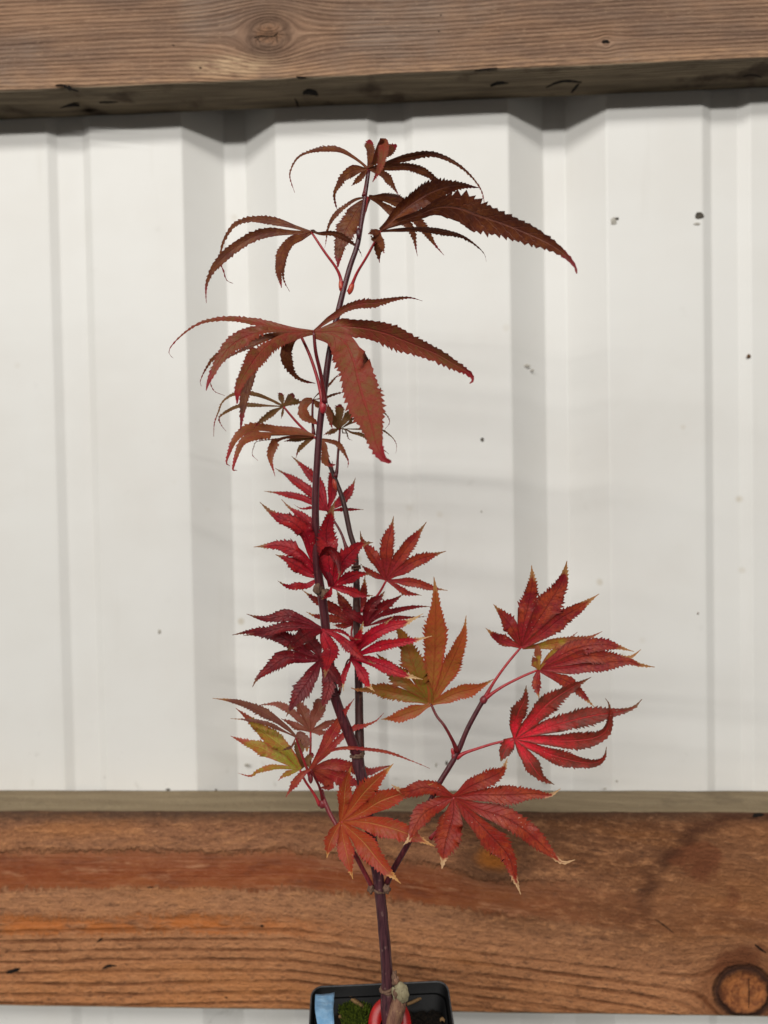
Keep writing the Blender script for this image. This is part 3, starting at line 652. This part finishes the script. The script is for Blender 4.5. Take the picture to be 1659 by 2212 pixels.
leaf('ol','J',455,885,-24,[(34,0,15,[330,925,180,1000]),(26,6,10,[370,930,255,1003]),(60,6,10,[400,830,340,740,300,620,250,480],'w'),(78,-8,10,[440,700,455,480],'b'),(84,-4,10,[550,720,690,578],'b'),
  (18,10,30,[620,800,760,745,950,700,1050,640,1150,615,1250,690,1290,800,1210,920]),(16,2,30,[620,892,880,905,1130,912,1230,950,1350,1040,1410,1150,1402,1260,1380,1302]),
  (30,8,20,[560,905,650,958,760,980,860,1010,970,1080,1100,1170,1262,1312])],
  pet=('J',[(440,1100,-22),(420,1350,-20),(408,1560,-18),(380,1700,-17)]),petmat=M_PET2)
leaf('ol','J',500,870,-26,[(10,-4,20,[500,950,560,960,545,935]),(10,-6,20,[560,940,600,1050,662,1080]),(34,-10,10,[620,780,640,660],'b'),(20,4,20,[700,700,900,500,1040,500,1110,580,1140,680,1142,752])])
leaf('ol','J',990,590,-22,[(70,4,5,[1040,690,1080,800,1120,960],'w'),(26,0,20,[1080,430,1130,210,1100,290,1040,318],'t')])
leaf('or','C',1080,745,-20,[(34,8,20,[1035,765,1015,815,1040,860,1090,890,1130,920],'w'),(8,-6,30,[1110,710,1190,640,1275,555]),(8,-6,30,[1150,732,1230,708,1310,690]),(22,0,10,[1105,770,1140,792],'b'),
  (22,4,20,[1150,790,1190,840,1200,900,1215,950])],pet=('C',[(1078,860,-20),(1086,980,-20)]),petmat=M_PET2)
# ---- crimson leaves round the middle nodes
leaf('cr','E',755,450,-22,[(12,0,20,[650,430,570,432,510,400]),(26,-4,15,[650,395,560,352,430,322,290,308]),(36,-2,10,[690,370,600,290,480,200,370,135]),(36,-8,10,[730,360,690,245,600,150,490,45]),
  (34,-12,5,[785,350,788,240,792,80]),(36,-4,10,[845,390,900,330,940,262,962,205]),(15,2,20,[850,440,930,434,1022,440])],
  pet=('E',[(850,600,-18),(900,740,-14)]),petmat=M_PET2,label='red leaf behind both stems near the top of the back stem')
leaf('cr','E',690,945,2,[(26,14,20,[610,1000,540,1005,470,1010,392,962]),(45,6,10,[600,895,520,850,440,800,372,768]),(54,2,5,[610,820,510,735,400,700,300,706,212,717]),
  (62,10,15,[640,780,600,640,510,545,410,505,330,452,258,385]),(40,-8,25,[690,740,650,590,570,490,480,425,416,360])],slope=(.1,.25))
leaf('cr','E',785,1008,12,[(66,0,5,[768,850,758,720,752,590,785,450,814,365]),(58,6,10,[850,850,920,765,1000,700,1092,683]),(40,10,10,[880,955,950,925,1020,914,1080,920]),
  (32,12,10,[870,1025,950,1046,1030,1070,1092,1075]),(20,14,0,[770,1060,710,1102])],slope=(0,.2),pet=('E',[(770,1055,9),(745,1075,6),(725,1090,4)]),petmat=M_PET2)
leaf('dc','E',790,1005,14,[(36,12,25,[745,900,722,810,752,745,805,752,845,820,855,900,830,960],'w')],fold=.35)
leaf('rd','E',1190,960,-8,[(22,4,10,[1100,918,1040,880,998,838]),(40,2,8,[1130,850,1060,740,1012,665,995,595]),(54,-4,5,[1188,820,1200,690,1224,575,1240,488]),
  (48,-2,5,[1260,830,1340,720,1420,620,1486,530]),(45,4,8,[1290,885,1400,822,1520,780,1632,743]),(31,6,10,[1300,968,1400,975,1520,1015,1642,1036]),(23,10,10,[1260,1000,1340,1050,1450,1076])],slope=(.1,.3),
  pet=('E',[(1140,1050,-9),(1090,1110,-10),(1000,1190,-10)]),label='red seven-lobed leaf right of the stems, above the olive orange leaf')
leaf('ro','M',585,690,-26,[(30,4,10,[480,700,360,692]),(42,2,8,[450,640,300,612,180,598,68,545]),(58,-2,8,[480,590,350,500,200,425,18,305]),(64,-6,5,[530,560,470,440,400,300]),
  (64,-4,5,[640,520,700,330,722,145])],slope=(0,.2),pet=('M',[(570,760,-24),(573,850,-14)]))
leaf('dc','M',730,705,0,[(50,4,15,[640,610,540,555,428,475]),(72,-6,10,[740,585,790,470,880,392,936,318]),(56,-4,10,[830,580,930,480,1040,410,1152,345]),
  (30,4,15,[850,612,980,550,1150,502,1300,486,1472,490]),(22,8,20,[900,652,1050,612,1200,600,1412,600])],slope=(0,.3),label='dark crimson leaf between the stems and the big olive leaf')
leaf('bc','M',565,1060,16,[(28,10,10,[540,1130,490,1230,478,1350,482,1425]),(44,8,5,[600,920,650,810,702,655]),(28,4,10,[700,890,850,760,1032,602]),(62,4,5,[680,910,800,800,1000,705,1160,665,1362,565]),
  (50,6,5,[740,980,950,905,1160,875,1300,852,1456,810]),(60,10,5,[750,1080,930,1150,1100,1222,1230,1262,1356,1296]),(52,14,5,[640,1150,700,1250,745,1340,830,1430])],slope=(.1,.2),
  pet=('F',[(975,495,12),(948,600,8),(925,700,5)]),petmat=M_PET2,petr=.0006,label='bright crimson leaf with tan tips just right of the stems')
leaf('dc','F',803,272,18,[(36,8,15,[700,228,580,190,440,205,308,175]),(32,14,15,[690,262,560,262,420,300,286,322]),(50,36,5,[725,300,650,352,585,415],'w')],fold=.2)
leaf('cr','F',806,274,18,[(52,30,5,[832,340,866,420,852,500,824,592]),(34,24,10,[900,310,980,370,1060,452,1158,512]),(11,10,20,[900,286,960,300,1010,335,1066,345])])
leaf('dc','F',800,480,10,[(50,-4,5,[775,420,735,370,715,340],'b'),(42,4,10,[720,435,600,360,480,307,350,295,213,316]),(48,10,8,[690,470,570,470,460,535,380,600,348,662]),
  (54,14,5,[755,560,700,650,640,740,568,856]),(44,14,5,[838,560,860,640,832,740,790,826]),(36,8,10,[880,560,920,620,935,690])],slope=(0,.15),label='dark crimson drooping leaf left of the stems')
leaf('og','N',885,1562,2,[(76,8,5,[700,1490,480,1440,280,1400,100,1410,5,1388]),(108,0,0,[720,1410,540,1265,400,1120,290,1005]),(124,-4,0,[770,1340,690,1110,590,840,505,690],'w')],slope=(.05,.15))
leaf('oo','N',895,1565,2,[(120,-2,5,[922,1300,938,1010,946,760,950,520,942,310,925,155]),(92,2,5,[1010,1350,1110,1150,1200,935,1262,760,1286,585]),(72,6,8,[1050,1500,1200,1442,1380,1392,1592,1283])],slope=(0,.15),
  pet=('N',[(960,1700,4),(1040,1800,6),(1130,1960,6),(1186,2092,5)]),petmat=M_PET2,petr=.0009,label='largest leaf, olive orange with a tall middle lobe')
leaf('oo','N',885,1570,3,[(66,10,8,[790,1615,650,1662,520,1712,342,1734])])
# ---- right branch
leaf('ro','G',525,715,2,[(36,6,8,[430,680,340,640,262,574]),(54,2,5,[470,600,400,490,318,400]),(64,-4,5,[540,560,580,410,605,250,602,108]),(84,-2,5,[630,550,735,390,828,235,862,78]),(58,4,8,[680,615,820,505,950,425,1102,323])],
  slope=(.1,.25),pet=('G',[(420,840,2),(320,980,2),(255,1095,2)]),label='rusty red leaf at the top of the right branch')
leaf('yo','G',540,720,0,[(34,10,20,[680,705,850,672,1000,655,1122,600]),])
leaf('yo','G',655,880,6,[(28,2,5,[625,830,608,778]),(26,0,5,[650,790,640,700],'b'),(26,-6,10,[720,800,830,700,940,605])])
leaf('ro','G',655,882,5,[(56,0,8,[780,800,950,722,1150,700,1362,745]),(54,2,8,[830,832,1020,780,1230,800,1330,790,1407,733]),(54,6,8,[850,872,1050,842,1300,818,1400,845,1512,864]),(42,10,8,[780,932,880,982,980,1070,1066,1156]),(32,12,5,[640,960,645,1020,656,1096])],
  slope=(.05,.15),pet=('G',[(540,930,5),(400,1000,4),(300,1065,3),(250,1105,2)]),label='rusty red leaf second from the top of the right branch')
leaf('sc','G',480,1395,8,[(50,4,5,[480,1290,510,1180,550,1100,566,1002]),(60,0,5,[590,1270,720,1130,880,1030,1042,936]),(60,2,5,[640,1335,850,1270,1050,1222,1250,1190,1350,1160,1416,1098],'n'),
  (54,6,8,[650,1392,850,1402,1050,1390,1150,1340,1182,1230,1170,1140,1138,1090],'n'),(52,10,8,[620,1452,780,1520,930,1562,1060,1570,1130,1530,1152,1443]),(54,12,5,[552,1500,620,1600,680,1680,768,1735]),(46,10,10,[430,1440,400,1490,374,1558],'w')],
  slope=(.1,.1),pet=('G',[(330,1425,7),(200,1465,6),(100,1500,5),(50,1535,4)]),label='scarlet leaf with brown tips, right of the branch')
leaf('r4','H',850,330,18,[(40,6,8,[935,275,1050,222,1120,180,1147,108]),(42,8,8,[970,318,1120,318,1280,312,1380,320,1442,283]),(52,14,5,[990,395,1150,452,1280,540,1380,630,1450,688,1522,675]),(60,18,5,[950,430,1075,560,1150,660,1180,760,1222,868]),
  (68,22,5,[850,430,822,530,800,620,784,728]),(46,18,8,[780,362,690,415,640,490,605,560,568,592]),(36,10,8,[770,292,690,275,580,300,500,262])],slope=(0,.1),
  pet=('H',[(840,420,14),(790,480,10),(720,560,9)]),label='brick red drooping leaf in front of the lower board, right of the trunk')
leaf('r5','H',228,465,14,[(34,14,5,[190,530,160,600,148,668]),(42,16,5,[238,560,265,660,291,785]),(52,20,5,[330,560,400,640,480,730,557,808]),(52,12,5,[380,470,520,505,640,552,747,602]),
  (46,4,8,[340,415,450,345,600,300,735,258]),(50,0,5,[300,375,370,285,440,215,518,148]),(36,-2,8,[240,380,250,280,284,155])],slope=(0,.15),
  pet=('H',[(300,520,6),(370,600,2),(400,660,2)]),label='orange red leaf lying across the trunk, nearest the lower board')
# ---- left branch
leaf('pb','K',1085,405,-22,[(40,0,10,[950,355,860,312,755,262]),(40,-4,10,[960,265,850,165,700,100,510,115]),(74,-8,5,[1025,260,970,130,905,10],'w'),(82,-8,5,[1125,260,1175,150,1165,38],'b'),(38,-2,10,[1200,350,1330,290,1420,300]),(30,4,10,[1200,412,1310,435])],
  slope=(0,.1),pet=('K',[(1085,540,-18),(1080,700,-12),(1082,900,-4)]),label='pinkish brown upright leaf on the left branch')
leaf('yg','K',965,825,2,[(28,10,10,[860,855,790,890,724,946]),(32,6,15,[820,805,650,812,500,842,420,888,280,865]),(80,0,5,[780,722,550,592,380,522,198,453]),(80,-4,5,[850,650,700,510,500,352,380,250,253,148])],
  slope=(.1,.2),pet=('K',[(1030,960,0),(1120,1090,-2),(1190,1220,-3)]),label='yellow green leaf on the left branch')
leaf('ol','K',968,822,-4,[(60,-4,5,[960,680,965,560,990,420],'b'),(40,0,8,[1030,720,1095,640])])
leaf('bn','K',920,465,12,[(20,4,25,[800,405,600,322,400,276,198,260]),(48,6,15,[800,350,600,205,400,122,200,72,0,38]),(50,4,10,[970,450,1035,520,1045,630],'w'),(14,16,10,[890,550,840,592,744,622])],
  pet=('K',[(970,610,8),(1020,750,4),(1070,880,0),(1088,930,0)]),petmat=M_PET,label='brown narrow-lobed leaf reaching farthest left on the left branch')
leaf('rs','K',1090,820,6,[(38,12,10,[1000,872,920,962,860,1050,808,1134]),(66,-2,8,[1200,640,1300,480,1385,320,1450,200,1572,38]),(32,-4,20,[1250,650,1400,490,1550,375,1660,345,1800,290,1896,193]),
  (16,0,30,[1230,670,1350,600,1500,578,1695,594,1944,636,2195,727,2405,812]),],pet=('K',[(1140,930,3),(1180,1010,0),(1222,1150,-3)]),petmat=M_PET2)
leaf('rs','K',1095,825,-2,[(62,-14,15,[1300,770,1500,790,1711,850,1860,810,1960,780],'w'),(96,-10,10,[1230,850,1400,905,1550,965,1660,985],'w'),(60,-8,10,[1180,890,1260,950,1300,1010,1200,1028],'w')])
leaf('ol','K',1090,815,2,[(36,-6,5,[1050,730,1110,640],'b')])

# ------------------------------------------------------------------ pot
M_POT = flat_mat('black_plastic', (7, 7, 8), (12, 12, 13), .55, 500, .2, .15, .0002)
M_RIM = flat_mat('highlight_black_plastic', (70, 70, 72), (48, 48, 50), .5, 300, .5)  # lighter grey paints the edge highlight along the black rim
a = PY(672, 2131, -.160); b = PY(967, 2118, -.151)
ax = (b-a); ax.z = 0; PW = ax.length; ax.normalize(); fw = Vector((ax.y, -ax.x, 0)); zr = (a.z+b.z)/2
pot = bpy.data.objects.new('plant_pot', None); cpt = (a+b)/2+fw*PW/2; pot.location = (cpt.x, cpt.y, zr-.10); COL.objects.link(pot)
tag(pot, 'square black plastic nursery pot below the maple, cut off by the bottom of the photo', 'plant pot')
bpy.context.view_layer.update()
LEAN = .25
def rsq(h, r, z, k=5):
    out = []
    for cx, cy, a0 in ((1,1,0),(-1,1,90),(-1,-1,180),(1,-1,270)):
        for i in range(k+1):
            th = math.radians(a0+90*i/k)
            u, v = cx*(h-r)+r*math.cos(th), cy*(h-r)+r*math.sin(th)
            q = Vector((cpt.x, cpt.y, 0))+ax*u-fw*v; q.z = z+(v-PW/2)*LEAN; out.append(q-fw*(z-zr)*-LEAN)
    return out
def loft(name, loops, mat, parent, close=None):
    vs, fs = [], []; k = len(loops[0])
    for l in loops: vs += l
    for i in range(len(loops)-1):
        for j in range(k): fs.append((i*k+j, i*k+(j+1) % k, (i+1)*k+(j+1) % k, (i+1)*k+j))
    if close is not None: fs.append(tuple((close*k+j) for j in range(k)))
    return link(name, mesh(name, vs, fs), parent, mat)
H = PW/2
loft('body', [rsq(H-.0165, .006, zr-.10), rsq(H-.0026, .0075, zr-.008), rsq(H-.0040, .0075, zr-.008), rsq(H-.0176, .006, zr-.0985)], M_POT, pot, 3)
loft('rim', [rsq(H-.0036, .0075, zr-.0115), rsq(H-.0004, .008, zr-.0112), rsq(H, .008, zr-.0006), rsq(H-.0006, .008, zr), rsq(H-.0014, .0075, zr-.0004), rsq(H-.0020, .0075, zr-.0112), rsq(H-.0036, .0075, zr-.0115)], M_RIM if False else M_POT, pot)
loft('rim_edge', [rsq(H+.0002, .0082, zr-.0008), rsq(H-.0001, .0082, zr+.0004), rsq(H-.0009, .0078, zr+.0003), rsq(H-.0010, .0078, zr-.0006)], M_RIM, pot)
# soil
M_SOIL = flat_mat('potting_soil', (13, 10, 8), (32, 24, 17), .95, 500, .2, .8, .002)
zs_ = zr-.017; N = 60; vs, fs = [], []; hs = H-.0062
for i in range(N+1):
    for j in range(N+1):
        u, v = -hs+2*hs*i/N, -hs+2*hs*j/N
        q = Vector((cpt.x, cpt.y, 0))+ax*u-fw*v
        q.z = zs_+(v-H)*LEAN+.0035*noise.noise(Vector((u*60, v*60, 0)))+.003*noise.noise(Vector((u*240, v*240, 3)))
        vs.append(q)
for i in range(N):
    for j in range(N): fs.append((i*(N+1)+j, (i+1)*(N+1)+j, (i+1)*(N+1)+j+1, i*(N+1)+j+1))
tag(link('soil', mesh('soil', vs, fs), None, M_SOIL), 'dark potting soil filling the black pot', 'soil', None, 'stuff')
def on_soil(x, y, up=0.):
    ox, oy, s = CR['I']; X = (ox+x*s)*1659/3072; Yp = (oy+y*s)*1659/3072
    d = R3 @ Vector(((X-829.5)/FPX, 1, -(Yp-1106)/FPX)); return CAMP+d*((zs_+up-H*LEAN-LEAN*fw.dot(CAMP-Vector((cpt.x, cpt.y, 0))))/(d.z+LEAN*fw.dot(d)))
# moss: a cushion of tiny shoots
n = NT('moss_green'); p = n.pos(); M_MOSS = n.fin(n.mix(n.step(n.noise(p, 500, 3), .35, .65), lin(40, 54, 14), lin(98, 112, 32)), .8, .2)
vs, fs = [], []; rm = random.Random(4); cm = on_soil(560, 1370)
for i in range(1400):
    a_ = rm.uniform(0, 6.28); r_ = math.sqrt(rm.random()); q = cm+Vector((r_*math.cos(a_)*.0105, r_*math.sin(a_)*.016, 0))
    if noise.noise(Vector((q.x*160, q.y*160, 2))) < -.25: continue
    hgt = .004+.005*(1-r_)+.003*rm.random(); dr = Vector((rm.uniform(-.6,.6), rm.uniform(-.6,.6), 1)).normalized()
    b_ = len(vs); sd = dr.orthogonal().normalized(); s2 = dr.cross(sd)
    for lev in range(3):
        o_ = q+dr*hgt*lev/3; rr = .0007*(1.1-lev*.25)
        for th in (0, 2.09, 4.19): vs.append(o_+sd*rr*math.cos(th+lev)+s2*rr*math.sin(th+lev)+dr*.0006)
    vs.append(q+dr*hgt)
    for lev in range(2):
        for k in range(3): k2 = (k+1) % 3; fs.append((b_+lev*3+k, b_+lev*3+k2, b_+lev*3+3+k2, b_+lev*3+3+k))
    for k in range(3): fs.append((b_+6+k, b_+6+(k+1) % 3, b_+9))
tag(link('moss', mesh('moss', vs, fs, False), None, M_MOSS), 'small bright green moss cushion on the soil beside the trunk', 'moss', None, 'stuff')
# bark chips
M_CHIP = bark('bark_chip', (110, 82, 50), (140, 108, 70), (60, 42, 28), .85)
def chip(pts, wd, label):
    pa = [on_soil(*q) for q in pts]; path, _ = spline(pa, 8); vs, fs = [], []
    for i, q in enumerate(path):
        t = (path[min(i+1, 7)]-path[max(0, i-1)]).normalized(); s = Vector((0, 0, 1)).cross(t).normalized()
        w_ = wd*(.6+.4*math.sin(math.pi*(i+.6)/8.2)); u = Vector((0, 0, 1))
        vs += [q-s*w_, q-s*w_*.8+u*.0014, q+s*w_*.7+u*.0018, q+s*w_-u*.0004]
    for i in range(7):
        for k in range(4): k2 = (k+1) % 4; fs.append((i*4+k, i*4+k2, i*4+4+k2, i*4+4+k))
    fs += [(0,1,2,3), (28,31,30,29)]
    o = link('bark_chip', mesh('bark_chip', vs, fs), None, M_CHIP); tag(o, label, 'bark chip', 'bark chips lying on the soil')
chip([(510,1225,.006),(560,1260,.007),(625,1305,.006)], .0016, 'tan bark chip leaning across the green moss')
chip([(990,1290,.004),(1050,1265,.005),(1108,1235,.005)], .0009, 'thin brown bark sliver just right of the cut stub')
chip([(430,1385,.003),(470,1410,.004),(520,1440,.003)], .0013, 'brown bark chip at the near edge of the moss')
chip([(1200,1195,.006),(1235,1170,.007),(1260,1150,.007)], .0008, 'small pale bark sliver in the back right corner of the pot')
chip([(1265,1420,.004),(1285,1408,.005),(1305,1425,.004)], .0010, 'curled pale bark scrap near the right side of the pot')
# pale blue strip
n = NT('pale_blue_plastic'); p = n.pos(); f = n.noise(p, 160, 4)
n.bump(f, .6, .002); M_BLUE = n.fin(n.mix(n.step(f, .35, .7), lin(120, 168, 208), lin(150, 192, 226)), .4, .5); n.translucent(lin(150, 192, 226), .15)
vs, fs = [], []
lft = [(232,1200,-26),(228,1260,-18),(228,1320,-10),(240,1400,-3),(262,1500,3)]; rgt = [(390,1186,-28),(384,1260,-18),(380,1330,-9),(385,1400,-2),(392,1500,4)]
lp, _ = spline([P('I', *q) for q in lft], 16); rp, _ = spline([P('I', *q) for q in rgt], 16)
for i in range(16):
    for j in range(9):
        t = j/8; q = lp[i].lerp(rp[i], t); q = q+Vector((0, -1, .3))*(.0012*noise.noise(Vector((i*.35, j*.6, 5)))+.0012*math.sin(t*3.1)); vs.append(q)
for i in range(15):
    for j in range(8): fs.append((i*9+j, i*9+j+1, i*9+j+10, i*9+j+9))
o = link('plant_label', mesh('plant_label', vs, fs), None, M_BLUE)
so = o.modifiers.new('thickness', 'SOLIDIFY'); so.thickness = .0004
tag(o, 'blank pale blue plastic strip standing in the left side of the black pot', 'plant label')
# red round tag round the foot of the trunk
n = NT('red_plastic'); p = n.pos(); f = n.noise(p, 240, 3)
M_RED = n.fin(n.mix(n.step(f, .4, .7), lin(154, 12, 14), lin(176, 20, 20)), .4, .5)
ct = P('I', 848, 1455, -3); vs, fs = [], []; NR_ = 48
for i in range(NR_):
    th = 2*math.pi*i/NR_
    for rr, dy in ((.0148, .0008), (.0144, -.0006), (.0066, -.0022), (.0064, -.0014)):
        vs.append(ct+Vector((rr*math.cos(th), .55*rr*math.sin(th)+dy, rr*math.sin(th)*.98)))
for i in range(NR_):
    for k in range(4):
        i2 = (i+1) % NR_; k2 = (k+1) % 4; fs.append((i*4+k, i*4+k2, i2*4+k2, i2*4+k))
tag(link('red_tag', mesh('red_tag', vs, fs), None, M_RED), 'red plastic ring tag around the foot of the trunk in the pot', 'tag')
C.cycles.use_denoising = True
